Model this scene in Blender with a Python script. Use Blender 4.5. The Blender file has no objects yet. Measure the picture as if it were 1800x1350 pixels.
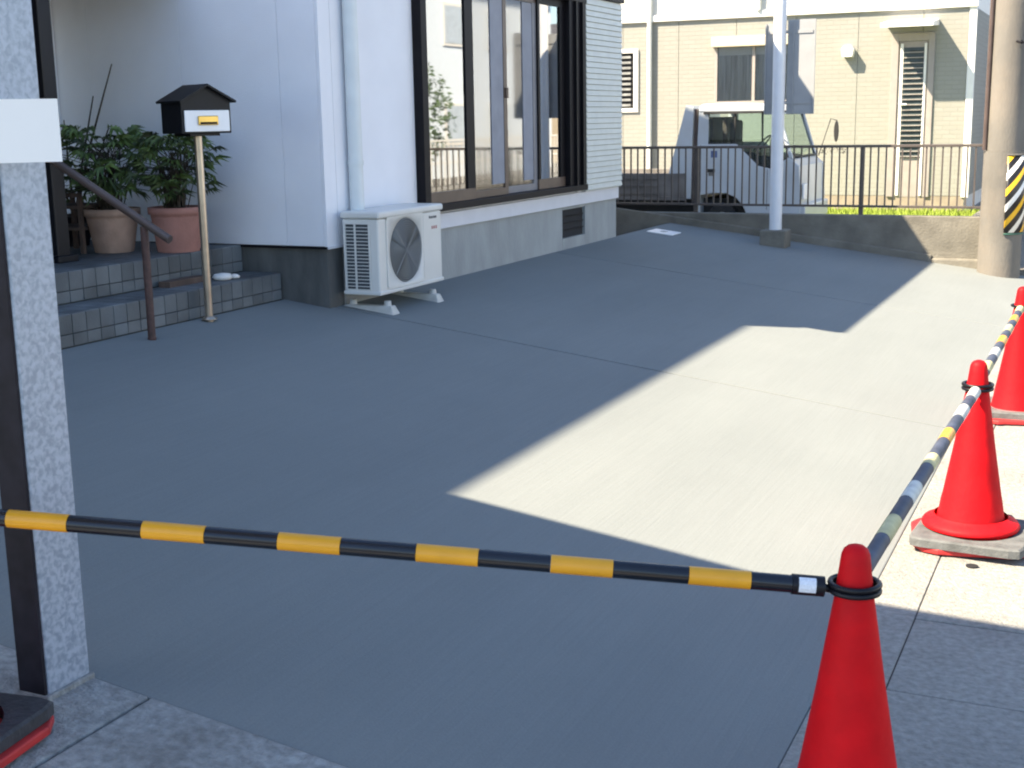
import bpy, math, random
from mathutils import Vector, Matrix
random.seed(7)
scene = bpy.context.scene
COL = scene.collection
R = math.radians

# ------------------------------------------------------------------ camera, sky, sun, exposure
FPX = 2298.1
pit, rol, yaw = R(11.4614), R(-0.9884), R(24.9421)
fw = Vector((-math.sin(yaw)*math.cos(pit), math.cos(yaw)*math.cos(pit), -math.sin(pit)))
rt = Vector((math.cos(yaw), math.sin(yaw), 0)); up = rt.cross(fw)
r2 = rt*math.cos(rol)+up*math.sin(rol); u2 = -rt*math.sin(rol)+up*math.cos(rol)
cd = bpy.data.cameras.new('camera'); cam = bpy.data.objects.new('camera', cd); COL.objects.link(cam)
cd.sensor_width = 36; cd.lens = FPX/1800*36; cd.clip_start = .05; cd.clip_end = 600
m = Matrix((r2, u2, -fw)).transposed().to_4x4(); m.translation = Vector((0, 0, 1.62)); cam.matrix_world = m
cd.dof.use_dof = True; cd.dof.focus_distance = 5.0; cd.dof.aperture_fstop = 11
scene.camera = cam

SUN = Vector((.70, .60, -1.0)).normalized()          # travel direction of the light
w = bpy.data.worlds.new('World'); scene.world = w; w.use_nodes = True
nt = w.node_tree; bg = nt.nodes['Background']
sky = nt.nodes.new('ShaderNodeTexSky'); sky.sky_type = 'NISHITA'; sky.sun_disc = False
sky.sun_elevation = math.asin(-SUN.z); sky.sun_rotation = math.atan2(-SUN.x, -SUN.y) % (2*math.pi)
sky.air_density = 1.0; sky.dust_density = .6; sky.ozone_density = 2.5
nt.links.new(sky.outputs[0], bg.inputs[0]); bg.inputs[1].default_value = .091
sl = bpy.data.lights.new('sun', 'SUN'); sl.energy = 5.0; sl.angle = R(.53); sl.color = (1.0, .85, .635)
so = bpy.data.objects.new('sun', sl); COL.objects.link(so); so.rotation_euler = SUN.to_track_quat('-Z', 'Y').to_euler(); so.location = (-8, -8, 12)
vs = scene.view_settings; vs.view_transform = 'Standard'; vs.look = 'None'; vs.gamma = 1; vs.use_curve_mapping = False
vs.exposure = 1.97
scene.render.engine = 'CYCLES'
scene.cycles.filter_width = 2.0

# ------------------------------------------------------------------ materials
MATS = {}
def mat(name, color, rough=.6, var=.12, scale=8, bump=0., bscale=40, metal=0., stretch=(1, 1, 1), spec=.5, detail=4, col2=None, coat=0, dirt=0., dirtcol=(.08, .07, .06), dscale=1.5, trans=0., rand=0.):
    if name in MATS: return MATS[name]
    M = bpy.data.materials.new(name); M.use_nodes = True; n = M.node_tree.nodes; L = M.node_tree.links
    b = n['Principled BSDF']; b.inputs['Roughness'].default_value = rough; b.inputs['Metallic'].default_value = metal
    b.inputs['Specular IOR Level'].default_value = spec
    if coat: b.inputs['Coat Weight'].default_value = coat; b.inputs['Coat Roughness'].default_value = .08
    if trans: b.inputs['Subsurface Weight'].default_value = trans; b.inputs['Subsurface Radius'].default_value = (.02, .005, .003)
    geo = n.new('ShaderNodeNewGeometry'); mp = n.new('ShaderNodeMapping'); mp.inputs['Scale'].default_value = stretch
    L.new(geo.outputs['Position'], mp.inputs['Vector'])
    ns = n.new('ShaderNodeTexNoise'); ns.inputs['Scale'].default_value = scale; ns.inputs['Detail'].default_value = detail
    L.new(mp.outputs[0], ns.inputs['Vector'])
    rp = n.new('ShaderNodeValToRGB'); c = Vector(color)
    c2 = Vector(col2) if col2 else c*(1+var)
    c1 = c*(1-var)
    rp.color_ramp.elements[0].position = .32; rp.color_ramp.elements[0].color = (*c1, 1)
    rp.color_ramp.elements[1].position = .68; rp.color_ramp.elements[1].color = (*c2, 1)
    L.new(ns.outputs['Fac'], rp.inputs[0]); out = rp.outputs[0]
    if dirt:
        d = n.new('ShaderNodeTexNoise'); d.inputs['Scale'].default_value = dscale; d.inputs['Detail'].default_value = 8; d.inputs['Roughness'].default_value = .65
        L.new(geo.outputs['Position'], d.inputs['Vector'])
        dr = n.new('ShaderNodeMapRange'); dr.inputs[1].default_value = .45; dr.inputs[2].default_value = .75; dr.inputs[4].default_value = dirt
        L.new(d.outputs['Fac'], dr.inputs[0])
        mx = n.new('ShaderNodeMix'); mx.data_type = 'RGBA'; L.new(dr.outputs[0], mx.inputs[0]); L.new(out, mx.inputs[6]); mx.inputs[7].default_value = (*dirtcol, 1)
        out = mx.outputs[2]
    if rand:
        oi = n.new('ShaderNodeObjectInfo'); mr = n.new('ShaderNodeMapRange'); mr.inputs[3].default_value = 1-rand; mr.inputs[4].default_value = 1+rand; L.new(oi.outputs['Random'], mr.inputs[0])
        vm = n.new('ShaderNodeVectorMath'); vm.operation = 'SCALE'; L.new(out, vm.inputs[0]); L.new(mr.outputs[0], vm.inputs['Scale']); out = vm.outputs[0]
    L.new(out, b.inputs['Base Color'])
    if bump:
        bn = n.new('ShaderNodeTexNoise'); bn.inputs['Scale'].default_value = bscale; bn.inputs['Detail'].default_value = 6
        L.new(mp.outputs[0], bn.inputs['Vector'])
        bp = n.new('ShaderNodeBump'); bp.inputs['Strength'].default_value = bump; bp.inputs['Distance'].default_value = .01
        L.new(bn.outputs['Fac'], bp.inputs['Height']); L.new(bp.outputs[0], b.inputs['Normal'])
    MATS[name] = M; return M

def driveway_mat():
    M = bpy.data.materials.new('broomed_concrete'); M.use_nodes = True; n = M.node_tree.nodes; L = M.node_tree.links
    b = n['Principled BSDF']; b.inputs['Roughness'].default_value = .9; b.inputs['Specular IOR Level'].default_value = .25
    geo = n.new('ShaderNodeNewGeometry')
    def noise(sc, st, det=5, ro=.5):
        mp = n.new('ShaderNodeMapping'); mp.inputs['Scale'].default_value = st; L.new(geo.outputs['Position'], mp.inputs[0])
        t = n.new('ShaderNodeTexNoise'); t.inputs['Scale'].default_value = sc; t.inputs['Detail'].default_value = det; t.inputs['Roughness'].default_value = ro
        L.new(mp.outputs[0], t.inputs[0]); return t.outputs['Fac']
    def mathn(op, a, b_, ):
        q = n.new('ShaderNodeMath'); q.operation = op
        for i, v in enumerate((a, b_)):
            if isinstance(v, (int, float)): q.inputs[i].default_value = v
            else: L.new(v, q.inputs[i])
        return q.outputs[0]
    broom = noise(105, (1, .02, 1), 3)          # broom marks run along the street
    bands = noise(2.2, (1, .16, 1), 4)          # float passes
    blot = noise(.8, (1, 1, 1), 7, .6)
    grain = noise(160, (1, 1, 1), 3)
    v = mathn('ADD', mathn('MULTIPLY', bands, .26), mathn('MULTIPLY', blot, .26))
    v = mathn('ADD', v, mathn('MULTIPLY', grain, .31)); v = mathn('ADD', v, mathn('MULTIPLY', broom, .17))
    rp = n.new('ShaderNodeValToRGB'); rp.color_ramp.elements[0].position = .34; rp.color_ramp.elements[0].color = (.158, .174, .174, 1)
    rp.color_ramp.elements[1].position = .66; rp.color_ramp.elements[1].color = (.206, .224, .222, 1)
    L.new(v, rp.inputs[0]); L.new(rp.outputs[0], b.inputs['Base Color'])
    bp = n.new('ShaderNodeBump'); bp.inputs['Strength'].default_value = .38; bp.inputs['Distance'].default_value = .003
    L.new(mathn('ADD', mathn('MULTIPLY', broom, 1.0), mathn('MULTIPLY', grain, .5)), bp.inputs['Height']); L.new(bp.outputs[0], b.inputs['Normal'])
    return M

def glass_mat(name, tint=(.9, .95, .95), ior=1.6, boost=1.6, floor=.05, rough=.01):
    M = bpy.data.materials.new(name); M.use_nodes = True; n = M.node_tree.nodes; L = M.node_tree.links
    n.remove(n['Principled BSDF']); o = n['Material Output']
    tr = n.new('ShaderNodeBsdfTransparent'); tr.inputs[0].default_value = (*tint, 1)
    gl = n.new('ShaderNodeBsdfGlossy'); gl.inputs['Roughness'].default_value = rough
    fr = n.new('ShaderNodeFresnel'); fr.inputs[0].default_value = ior
    mu = n.new('ShaderNodeMath'); mu.operation = 'MULTIPLY_ADD'; mu.inputs[1].default_value = boost; mu.inputs[2].default_value = floor; mu.use_clamp = True
    L.new(fr.outputs[0], mu.inputs[0])
    ms = n.new('ShaderNodeMixShader'); L.new(mu.outputs[0], ms.inputs[0]); L.new(tr.outputs[0], ms.inputs[1]); L.new(gl.outputs[0], ms.inputs[2])
    L.new(ms.outputs[0], o.inputs[0]); return M

def brick_siding(name, c1, c2, bw=.22, bh=.07, mortar=.006):
    M = bpy.data.materials.new(name); M.use_nodes = True; n = M.node_tree.nodes; L = M.node_tree.links
    b = n['Principled BSDF']; b.inputs['Roughness'].default_value = .75
    geo = n.new('ShaderNodeNewGeometry'); sx = n.new('ShaderNodeSeparateXYZ'); L.new(geo.outputs['Position'], sx.inputs[0])
    ad = n.new('ShaderNodeMath'); L.new(sx.outputs[0], ad.inputs[0]); L.new(sx.outputs[1], ad.inputs[1])
    cx = n.new('ShaderNodeCombineXYZ'); L.new(ad.outputs[0], cx.inputs[0]); L.new(sx.outputs[2], cx.inputs[1])
    br = n.new('ShaderNodeTexBrick'); br.inputs['Scale'].default_value = 1; br.inputs['Brick Width'].default_value = bw; br.inputs['Row Height'].default_value = bh
    br.inputs['Mortar Size'].default_value = mortar; br.inputs['Color1'].default_value = (*c1, 1); br.inputs['Color2'].default_value = (*c2, 1)
    br.inputs['Mortar'].default_value = (*[x*.95 for x in c1], 1); L.new(cx.outputs[0], br.inputs['Vector'])
    L.new(br.outputs['Color'], b.inputs['Base Color'])
    inv = n.new('ShaderNodeMath'); inv.operation = 'SUBTRACT'; inv.inputs[0].default_value = 1; L.new(br.outputs['Fac'], inv.inputs[1])
    bp = n.new('ShaderNodeBump'); bp.inputs['Strength'].default_value = .6; bp.inputs['Distance'].default_value = .006
    L.new(inv.outputs[0], bp.inputs['Height']); L.new(bp.outputs[0], b.inputs['Normal']); return M

def spangle_mat():
    M = bpy.data.materials.new('galvanised_steel'); M.use_nodes = True; n = M.node_tree.nodes; L = M.node_tree.links
    b = n['Principled BSDF']; b.inputs['Metallic'].default_value = .45; b.inputs['Roughness'].default_value = .55
    geo = n.new('ShaderNodeNewGeometry')
    vo = n.new('ShaderNodeTexNoise'); vo.inputs['Scale'].default_value = 60; vo.inputs['Detail'].default_value = 2; vo.inputs['Distortion'].default_value = .35
    L.new(geo.outputs['Position'], vo.inputs['Vector'])
    rp = n.new('ShaderNodeValToRGB'); e = rp.color_ramp.elements; e[0].position = .36; e[0].color = (.27, .325, .40, 1); e[1].position = .62; e[1].color = (.42, .48, .565, 1)
    L.new(vo.outputs['Fac'], rp.inputs[0]); L.new(rp.outputs[0], b.inputs['Base Color'])
    r = n.new('ShaderNodeMapRange'); r.inputs[3].default_value = .38; r.inputs[4].default_value = .7; L.new(vo.outputs['Fac'], r.inputs[0]); L.new(r.outputs[0], b.inputs['Roughness'])
    return M

def stripe_mat():
    M = bpy.data.materials.new('hazard_stripes'); M.use_nodes = True; n = M.node_tree.nodes; L = M.node_tree.links
    b = n['Principled BSDF']; b.inputs['Roughness'].default_value = .4
    uv = n.new('ShaderNodeUVMap'); uv.uv_map = 'UVMap'; s = n.new('ShaderNodeSeparateXYZ'); L.new(uv.outputs[0], s.inputs[0])
    k = n.new('ShaderNodeMath'); k.operation = 'MULTIPLY'; k.inputs[1].default_value = 1.15; L.new(s.outputs[0], k.inputs[0])
    a = n.new('ShaderNodeMath'); a.operation = 'SUBTRACT'; L.new(s.outputs[1], a.inputs[0]); L.new(k.outputs[0], a.inputs[1])
    f = n.new('ShaderNodeMath'); f.operation = 'DIVIDE'; f.inputs[1].default_value = .30; L.new(a.outputs[0], f.inputs[0])
    fr = n.new('ShaderNodeMath'); fr.operation = 'FRACT'; L.new(f.outputs[0], fr.inputs[0])
    rp = n.new('ShaderNodeValToRGB'); rp.color_ramp.interpolation = 'CONSTANT'; e = rp.color_ramp.elements
    e[0].position = 0; e[0].color = (.012, .012, .014, 1); e[1].position = .27; e[1].color = (.78, .78, .75, 1)
    for p_, c in ((.5, (.012, .012, .014, 1)), (.77, (.78, .46, .02, 1))):
        q = e.new(p_); q.color = c
    L.new(fr.outputs[0], rp.inputs[0]); L.new(rp.outputs[0], b.inputs['Base Color']); return M

M_drive = driveway_mat()
M_base = mat('joint_filler', (.035, .036, .034), .9)
M_conc = mat('concrete_old', (.25, .255, .25), .9, .22, 9, .6, 60, dirt=.35, dscale=2.5)
M_apron = mat('concrete_worn', (.275, .285, .28), .9, .26, 38, .8, 110, dirt=.55, dscale=3, detail=6)
M_gutter = mat('gutter_concrete', (.25, .25, .233), .9, .2, 42, .8, 90, dirt=.35, dscale=2.2, dirtcol=(.10, .095, .085), detail=8)
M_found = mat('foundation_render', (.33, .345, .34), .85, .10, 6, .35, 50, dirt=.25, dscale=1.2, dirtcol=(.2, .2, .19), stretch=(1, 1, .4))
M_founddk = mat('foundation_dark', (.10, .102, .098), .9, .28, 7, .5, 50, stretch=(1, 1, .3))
M_wall = mat('white_house_wall', (.84, .84, .87), .7, .025, 3, .25, 130, dirt=.08, dscale=.9, dirtcol=(.42, .44, .5))
M_trim = mat('pale_trim', (.66, .66, .69), .55, .03)
M_pvc = mat('pvc_pipe', (.66, .70, .70), .35, .04)
M_alu = mat('dark_bronze_frame', (.006, .005, .007), .5, .15, spec=.2)
M_alu2 = mat('brown_sash', (.11, .075, .055), .4, .15)
M_inner = mat('grey_sash', (.20, .20, .22), .4, .1)
M_slat = mat('cream_shutter', (.60, .62, .58), .45, .04)
M_curt = mat('lace_curtain', (.86, .88, .88), .9, .06, 30, stretch=(1, 1, .05))
M_curt2 = mat('blue_drape', (.36, .40, .50), .9, .15, 20, stretch=(1, 1, .05))
M_room = mat('room_interior', (.16, .12, .09), .9, .3, 3)
M_glass = glass_mat('window_glass', (.93, .96, .96), 1.65, 2.3, .18, .02)
M_glass2 = glass_mat('curtained_window_glass', (.97, .98, .98), 1.55, 1.7, .15, .05)
M_glassdk = glass_mat('dark_window_glass', (.86, .88, .88), 1.5, 1.0, .02)
M_carglass = glass_mat('car_glass', (.85, .92, .9), 1.5, 1.0, .0)
M_dark = mat('black_void', (.012, .012, .014), .8, .2)
M_ac = mat('ac_casing', (.66, .65, .61), .4, .03, 4, dirt=.1, dscale=3, dirtcol=(.4, .38, .33))
M_acdk = mat('ac_fins', (.05, .06, .07), .5, .3, 60)
M_acgr = mat('ac_grille_wire', (.30, .31, .31), .45, .1)
M_foot = mat('ac_foot_white', (.5, .49, .45), .6, .08, 20)
M_tile = mat('step_tile', (.115, .128, .135), .6, .3, 3.1, .2, 80, dirt=.4, dscale=3, dirtcol=(.07, .075, .075), rand=.22)
M_grout = mat('step_grout', (.055, .06, .06), .9)
M_spangle = spangle_mat()
M_plate = mat('white_enamel', (.9, .9, .9), .3, .01)
M_black = mat('black_satin', (.006, .006, .009), .4, .2, spec=.3)
M_boxblk = mat('mailbox_black', (.007, .008, .011), .45, .2, 30, spec=.3)
M_brass = mat('brass', (.62, .42, .12), .3, .1, metal=.9)
M_pole = mat('mailbox_pole_metal', (.42, .36, .29), .28, .15, metal=.75)
M_rail = mat('brown_handrail', (.085, .06, .052), .35, .15)
M_railrust = mat('rusty_brown', (.07, .035, .03), .6, .3, 30)
M_terra = mat('terracotta', (.42, .27, .20), .8, .12, 12, .3, 60, dirt=.3, dirtcol=(.3, .24, .2))
M_terra2 = mat('terracotta_red', (.36, .17, .135), .75, .1, 12, .3, 60)
M_soil = mat('soil', (.03, .022, .016), .95, .3, 40)
M_leaf = mat('leaf_green', (.05, .10, .028), .5, .35, 14, col2=(.13, .19, .05), rand=.7)
M_stem = mat('stem_brown', (.05, .038, .025), .8, .3, 30)
M_wood = mat('weathered_wood', (.10, .065, .05), .8, .3, 14, stretch=(1, 1, .2))
M_cone = mat('cone_red', (.62, .004, .008), .6, .12, 9, .15, 40, dirt=.5, dscale=5, dirtcol=(.30, .010, .014), trans=.1, spec=.15)
M_coneb = mat('cone_base_red', (.42, .02, .02), .6, .2, 20)
M_rub = mat('rubber_weight', (.035, .037, .042), .75, .3, 30, .4, 80)
M_rubgrey = mat('dusty_rubber', (.10, .105, .105), .85, .25, 20, .4, 60)
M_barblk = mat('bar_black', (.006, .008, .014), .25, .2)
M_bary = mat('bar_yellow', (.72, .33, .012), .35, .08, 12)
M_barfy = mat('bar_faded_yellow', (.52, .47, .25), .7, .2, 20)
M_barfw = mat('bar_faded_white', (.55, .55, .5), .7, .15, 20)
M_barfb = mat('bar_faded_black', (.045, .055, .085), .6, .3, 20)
M_sticker = mat('label_sticker', (.7, .72, .76), .4, .1, 200)
M_fwall = mat('retaining_concrete', (.16, .15, .125), .9, .22, 5, .6, 40, dirt=.5, dscale=1.2, dirtcol=(.09, .08, .065))
M_fence = mat('fence_bronze', (.085, .07, .062), .4, .15)
M_beige = brick_siding('beige_brick_siding', (.258, .256, .226), (.272, .27, .24))
M_upper = mat('pale_upper_siding', (.62, .61, .56), .7, .03, 4, .3, 60, stretch=(1, 1, 4))
M_white = mat('white_paint', (.74, .73, .69), .5, .03)
M_tanfr = mat('taupe_frame', (.30, .27, .25), .5, .06)
M_tanbx = mat('cream_box', (.52, .45, .34), .5, .05)
M_louv = mat('glass_louvre', (.035, .05, .052), .3, .2)
M_grey = mat('grey_curtain', (.45, .45, .43), .9, .3, 25, stretch=(1, 1, .05))
M_truck = mat('truck_white_paint', (.50, .54, .57), .35, .05, 3, coat=.3, dirt=.25, dscale=2.5, dirtcol=(.33, .31, .28))
M_trimblk = mat('truck_black_trim', (.02, .02, .02), .6)
M_tyre = mat('tyre_rubber', (.02, .02, .02), .85)
M_seat = mat('seat_vinyl', (.06, .05, .045), .7, .3)
M_bed = mat('truck_bed_dark_grey', (.16, .15, .14), .7, .3, 6, dirt=.5)  # dark grey base with noisy darker blotches
M_signpole = mat('white_sign_pole', (.66, .68, .72), .35, .03)
M_board = mat("sign_board_back", (.29, .30, .31), .5, .04)
M_util = mat('utility_pole_concrete', (.14, .132, .118), .85, .14, 5, .4, 70, stretch=(1, 1, .3), dirt=.35, dscale=2, dirtcol=(.26, .21, .16))
M_stripe = stripe_mat()
M_green = mat('dull_green_rubber', (.04, .12, .09), .6)
M_asph = mat('asphalt', (.055, .055, .055), .9, .25, 60, .6, 150)
M_lot = mat('gravel_lot', (.21, .195, .165), .95, .25, 25, .5, 60)
M_ground = mat('ground_earth', (.10, .10, .095), .95, .2, 1.2)
M_grass = mat('sunny_grass', (.20, .26, .03), .8, .3, 6)
M_shrub = mat('shrub_leaf', (.05, .09, .03), .7, .3, 6)
M_roof = mat('roof_tile_grey', (.09, .09, .1), .7, .2, 6)
M_soff = mat('soffit', (.8, .8, .82), .7)
M_opp = mat('cool_white_siding', (.66, .74, .82), .7, .03)
M_oppw = mat('pale_blind', (.46, .54, .62), .4, .1)
M_stone = mat('pale_stone', (.7, .69, .66), .8, .1, 30)

# ------------------------------------------------------------------ mesh helpers
class MB:
    def __init__(s): s.v = []; s.f = []; s.sm = []
    def add(s, v, f, smooth=False):
        k = len(s.v); s.v += [tuple(p) for p in v]; s.f += [tuple(i+k for i in q) for q in f]; s.sm += [smooth]*len(f); return s
    def box(s, x0, y0, z0, x1, y1, z1):
        v = [(x0, y0, z0), (x1, y0, z0), (x1, y1, z0), (x0, y1, z0), (x0, y0, z1), (x1, y0, z1), (x1, y1, z1), (x0, y1, z1)]
        return s.add(v, [(3, 2, 1, 0), (4, 5, 6, 7), (0, 1, 5, 4), (1, 2, 6, 5), (2, 3, 7, 6), (3, 0, 4, 7)])
    def hexa(s, v): return s.add(v, [(3, 2, 1, 0), (4, 5, 6, 7), (0, 1, 5, 4), (1, 2, 6, 5), (2, 3, 7, 6), (3, 0, 4, 7)])
    def wedge(s, x0, y0, x1, y1, zb, zf):     # top surface z = zf(x,y)
        P = [(x0, y0), (x1, y0), (x1, y1), (x0, y1)]
        return s.hexa([(x, y, zb(x, y) if callable(zb) else zb) for x, y in P]+[(x, y, zf(x, y)) for x, y in P])
    def prism(s, poly, axis, a, b):           # polygon in the two other axes, extruded from a to b
        n = len(poly)
        def P(p, t):
            return {'x': (t, p[0], p[1]), 'y': (p[0], t, p[1]), 'z': (p[0], p[1], t)}[axis]
        v = [P(p, a) for p in poly]+[P(p, b) for p in poly]
        f = [tuple(range(n-1, -1, -1)), tuple(range(n, 2*n))]+[(i, (i+1) % n, n+(i+1) % n, n+i) for i in range(n)]
        return s.add(v, f)
    def lathe(s, prof, c=(0, 0, 0), n=32, cap=True):
        v = []; f = []
        for r, z in prof:
            for i in range(n):
                a = 2*math.pi*i/n; v.append((c[0]+r*math.cos(a), c[1]+r*math.sin(a), c[2]+z))
        for k in range(len(prof)-1):
            for i in range(n):
                j = (i+1) % n; f.append((k*n+i, k*n+j, (k+1)*n+j, (k+1)*n+i))
        s.add(v, f, True)
        if cap:
            s.add(v[:n], [tuple(range(n-1, -1, -1))]); s.add(v[-n:], [tuple(range(n))])
        return s
    def tube(s, pts, r, n=12, closed=False, cap=True):
        pts = [Vector(p) for p in pts]; m_ = len(pts); v = []; f = []
        rr = r if isinstance(r, (list, tuple)) else [r]*m_
        for i, p in enumerate(pts):
            if closed: t = pts[(i+1) % m_]-pts[i-1]
            else: t = pts[min(i+1, m_-1)]-pts[max(i-1, 0)]
            t.normalize(); a = t.orthogonal() if abs(t.z) > .9 else t.cross(Vector((0, 0, 1))); a.normalize()
            if abs(t.z) > .9: a = Vector((1, 0, 0)); a = (a-t*a.dot(t)).normalized()
            b = t.cross(a)
            for k in range(n):
                q = 2*math.pi*k/n; v.append(p+(a*math.cos(q)+b*math.sin(q))*rr[i])
        for i in range(m_ if closed else m_-1):
            for k in range(n):
                j = (k+1) % n; i2 = (i+1) % m_; f.append((i*n+k, i*n+j, i2*n+j, i2*n+k))
        s.add(v, f, True)
        if cap and not closed:
            s.add(v[:n], [tuple(range(n-1, -1, -1))]); s.add(v[-n:], [tuple(range(n))])
        return s
    def build(s, name, material, parent=None, bevel=0, local=False, seg=2):
        me = bpy.data.meshes.new(name); v = s.v
        if parent is not None and not local:
            inv = wmat(parent).inverted(); v = [tuple(inv @ Vector(p)) for p in v]
        me.from_pydata(v, [], s.f); me.polygons.foreach_set('use_smooth', s.sm)
        me.materials.append(material); me.update()
        o = bpy.data.objects.new(name, me); COL.objects.link(o)
        if parent is not None: o.parent = parent
        if bevel:
            bm_ = o.modifiers.new('bevel', 'BEVEL'); bm_.width = bevel; bm_.segments = seg; bm_.limit_method = 'ANGLE'; bm_.angle_limit = R(40)
        return o
def wmat(o):
    m_ = Matrix.LocRotScale(o.location, o.rotation_euler, o.scale)
    return wmat(o.parent) @ m_ if o.parent else m_
def tag(o, label=None, cat=None, group=None, kind=None):
    for k, v in (('label', label), ('category', cat), ('group', group), ('kind', kind)):
        if v: o[k] = v
    return o
def thing(name, label, cat, loc=(0, 0, 0), rz=0, group=None, kind=None):
    o = bpy.data.objects.new(name, None); COL.objects.link(o); o.location = loc; o.rotation_euler = (0, 0, rz); o.empty_display_size = .1
    return tag(o, label, cat, group, kind)
def inst(src, name, parent, loc=(0, 0, 0), rot=(0, 0, 0)):
    o = src.copy(); o.name = name; COL.objects.link(o); o.parent = parent; o.location = loc; o.rotation_euler = rot; return o
def squash(t, x0, k):       # shorten a built thing lengthwise about x0 by editing its meshes
    for o in t.children_recursive if hasattr(t, 'children_recursive') else []:
        if o.type == 'MESH':
            for q_ in o.data.vertices:
                X_ = q_.co.x+t.location.x
                if X_ > x0: q_.co.x = x0+(X_-x0)*k-t.location.x
def box(name, m_, parent, *c, bevel=0): return MB().box(*c).build(name, m_, parent, bevel)

G = .127; XE = -.69
def zs(x, y=0): return G*(XE-x)                      # driveway surface: falls to the street

# ------------------------------------------------------------------ ground
tag(MB().box(-150, -150, -.5, 150, 200, -.03).build('ground', M_ground), kind='structure')
tag(MB().box(.02, -60, -.029, 5.2, 120, -.012).build('road', M_asph), kind='structure')
tag(MB().box(-14, 13.99, -.029, -.7, 30, .05).build('gravel_lot', M_lot), kind='structure')
tag(MB().box(5.2, -60, -.029, 6.0, 120, .06).build('far_pavement', M_gutter), kind='structure')

# driveway: bed with panels separated by recessed joints
dr = thing('driveway', None, None, (-2.5, 7, 0), kind='structure')
MB().wedge(-4.80, 2.435, XE-.004, 6.94, -.02, lambda x, y: zs(x)-.014).wedge(-4.50, 6.94, XE-.004, 13.80, -.02, lambda x, y: zs(x)-.014).build('slab_bed', M_base, dr)
for (x0, y0, x1, y1) in ((-4.79, 2.43, XE, 6.940), (-4.46, 6.960, XE, 10.490), (-4.46, 10.510, XE, 13.79)):
    MB().wedge(x0, y0, x1, y1, lambda x, y: zs(x)-.012, lambda x, y: zs(x)).build('concrete_panel', M_drive, dr, bevel=.004)
# older concrete apron by the post
ap = thing('apron', None, None, (-2.4, 1.5, 0), kind='structure')
MB().wedge(-4.9, -1, -.70, 2.42, -.02, lambda x, y: zs(x)-.03).build('apron_bed', M_base, ap)
for (x0, y0, x1, y1, dz) in ((-2.85, .9, -2.168, 2.429, .003), (-2.157, .9, -.697, 2.4285, .005), (-3.6, .9, -2.86, 2.429, .0), (-4.8, .9, -3.61, 2.429, .0)):
    MB().wedge(x0, y0, x1, y1, lambda x, y: zs(x)-.03, lambda x, y, d=dz: zs(x)+d).build('concrete_block', M_apron, ap, bevel=.006)
# street edge: narrow kerb strip and L gutter blocks
gu = thing('street_gutter', None, None, (-.3, 5, 0), kind='structure')
MB().box(-.689, -2, -.028, .02, 32, -.005).build('gutter_bed', M_base, gu)
y = -1.0
kerb_me = None; k = 0
jy = [3.62+.585*i for i in range(-6, 34)]
for i in range(len(jy)-1):
    a, b = jy[i]+.0025, jy[i+1]-.0025
    if b > 23: break
    dz = random.uniform(-.002, .002)
    MB().box(-.5165, a, -.012, 0.0, b, dz-.001).build('gutter_block', M_gutter, gu, bevel=.004)
    if i % 2 == 0:
        MB().box(-.6885, a, -.012, -.52, jy[min(i+2, len(jy)-1)]-.004, dz+.001).build('kerb_strip', M_gutter, gu, bevel=.003)
# hole / stain dots in the gutter
o = MB().lathe([(.022, 0), (.022, .003)], (-.40, 4.79, .0012), 14).build('drain_hole', M_dark, gu)
# drain cover near the far end of the driveway
t = thing('drain_cover', 'small pale square drain cover set flush in the shaded far end of the driveway', 'drain cover', (-4.25, 12.9, zs(-4.25)))
MB().wedge(-4.37, 12.72, -4.10, 13.02, lambda x, y: zs(x)+.0, lambda x, y: zs(x)+.010).build('cover_plate', M_plate, t, bevel=.003)
MB().wedge(-4.265, 12.83, -4.205, 12.91, lambda x, y: zs(x)+.010, lambda x, y: zs(x)+.014).build('lift_tab', M_grey, t)

# ------------------------------------------------------------------ white house (left)
X = -4.437; YS = 6.87; YE = 12.03
h = thing('white_house', 'white house with brown sliding window above a grey foundation, deep in its own shade', 'house', (-8, 9, 0))
# core walls
cw = MB().box(-12, YS+.02, .86, X-.02, 8.02, 3.715).box(-12, 11.09, .86, X-.02, YE-.02, 3.715)
cw.box(-12, 8.02, .86, X-.02, 11.09, 1.03).box(-12, 8.02, 2.63, X-.02, 11.09, 3.715).box(-12, 8.02, 1.03, -6.6, 11.09, 2.63)
cw.build('wall_core', M_wall, h)
MB().box(-6.59, 8.03, 1.031, X-.14, 11.08, 1.04).box(-6.59, 8.03, 1.04, -6.57, 11.08, 2.62).build('room_lining', M_room, h)
# front siding, cut round the window
FR = [(YS, 7.0), (7.004, 8.03)]
for a, b in FR: box('siding_panel', M_wall, h, X-.02, a, .862, X, b, 3.715)
box('siding_panel', M_wall, h, X-.02, 8.034, 2.66, X, YE, 3.715)
box('siding_panel', M_wall, h, X-.02, 11.0, .966, X, YE, 2.656)
box('water_table', M_trim, h, X-.012, 7.5, .852, X+.018, YE, .964, bevel=.006)
# side wall siding facing the camera
xs = [X-.021, -4.731, -5.477, -6.22, -6.55]
for i in range(4): box('siding_panel', M_wall, h, xs[i+1]+.0012, YS, .864, xs[i]-.0012, YS+.02, 3.715, bevel=.0015)
box('drip_edge', M_alu, h, -6.5, YS-.012, .848, X+.0, YS+.02, .862)
box('drip_edge', M_trim, h, X-.01, YS, .848, X+.012, 7.49, .862)
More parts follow.
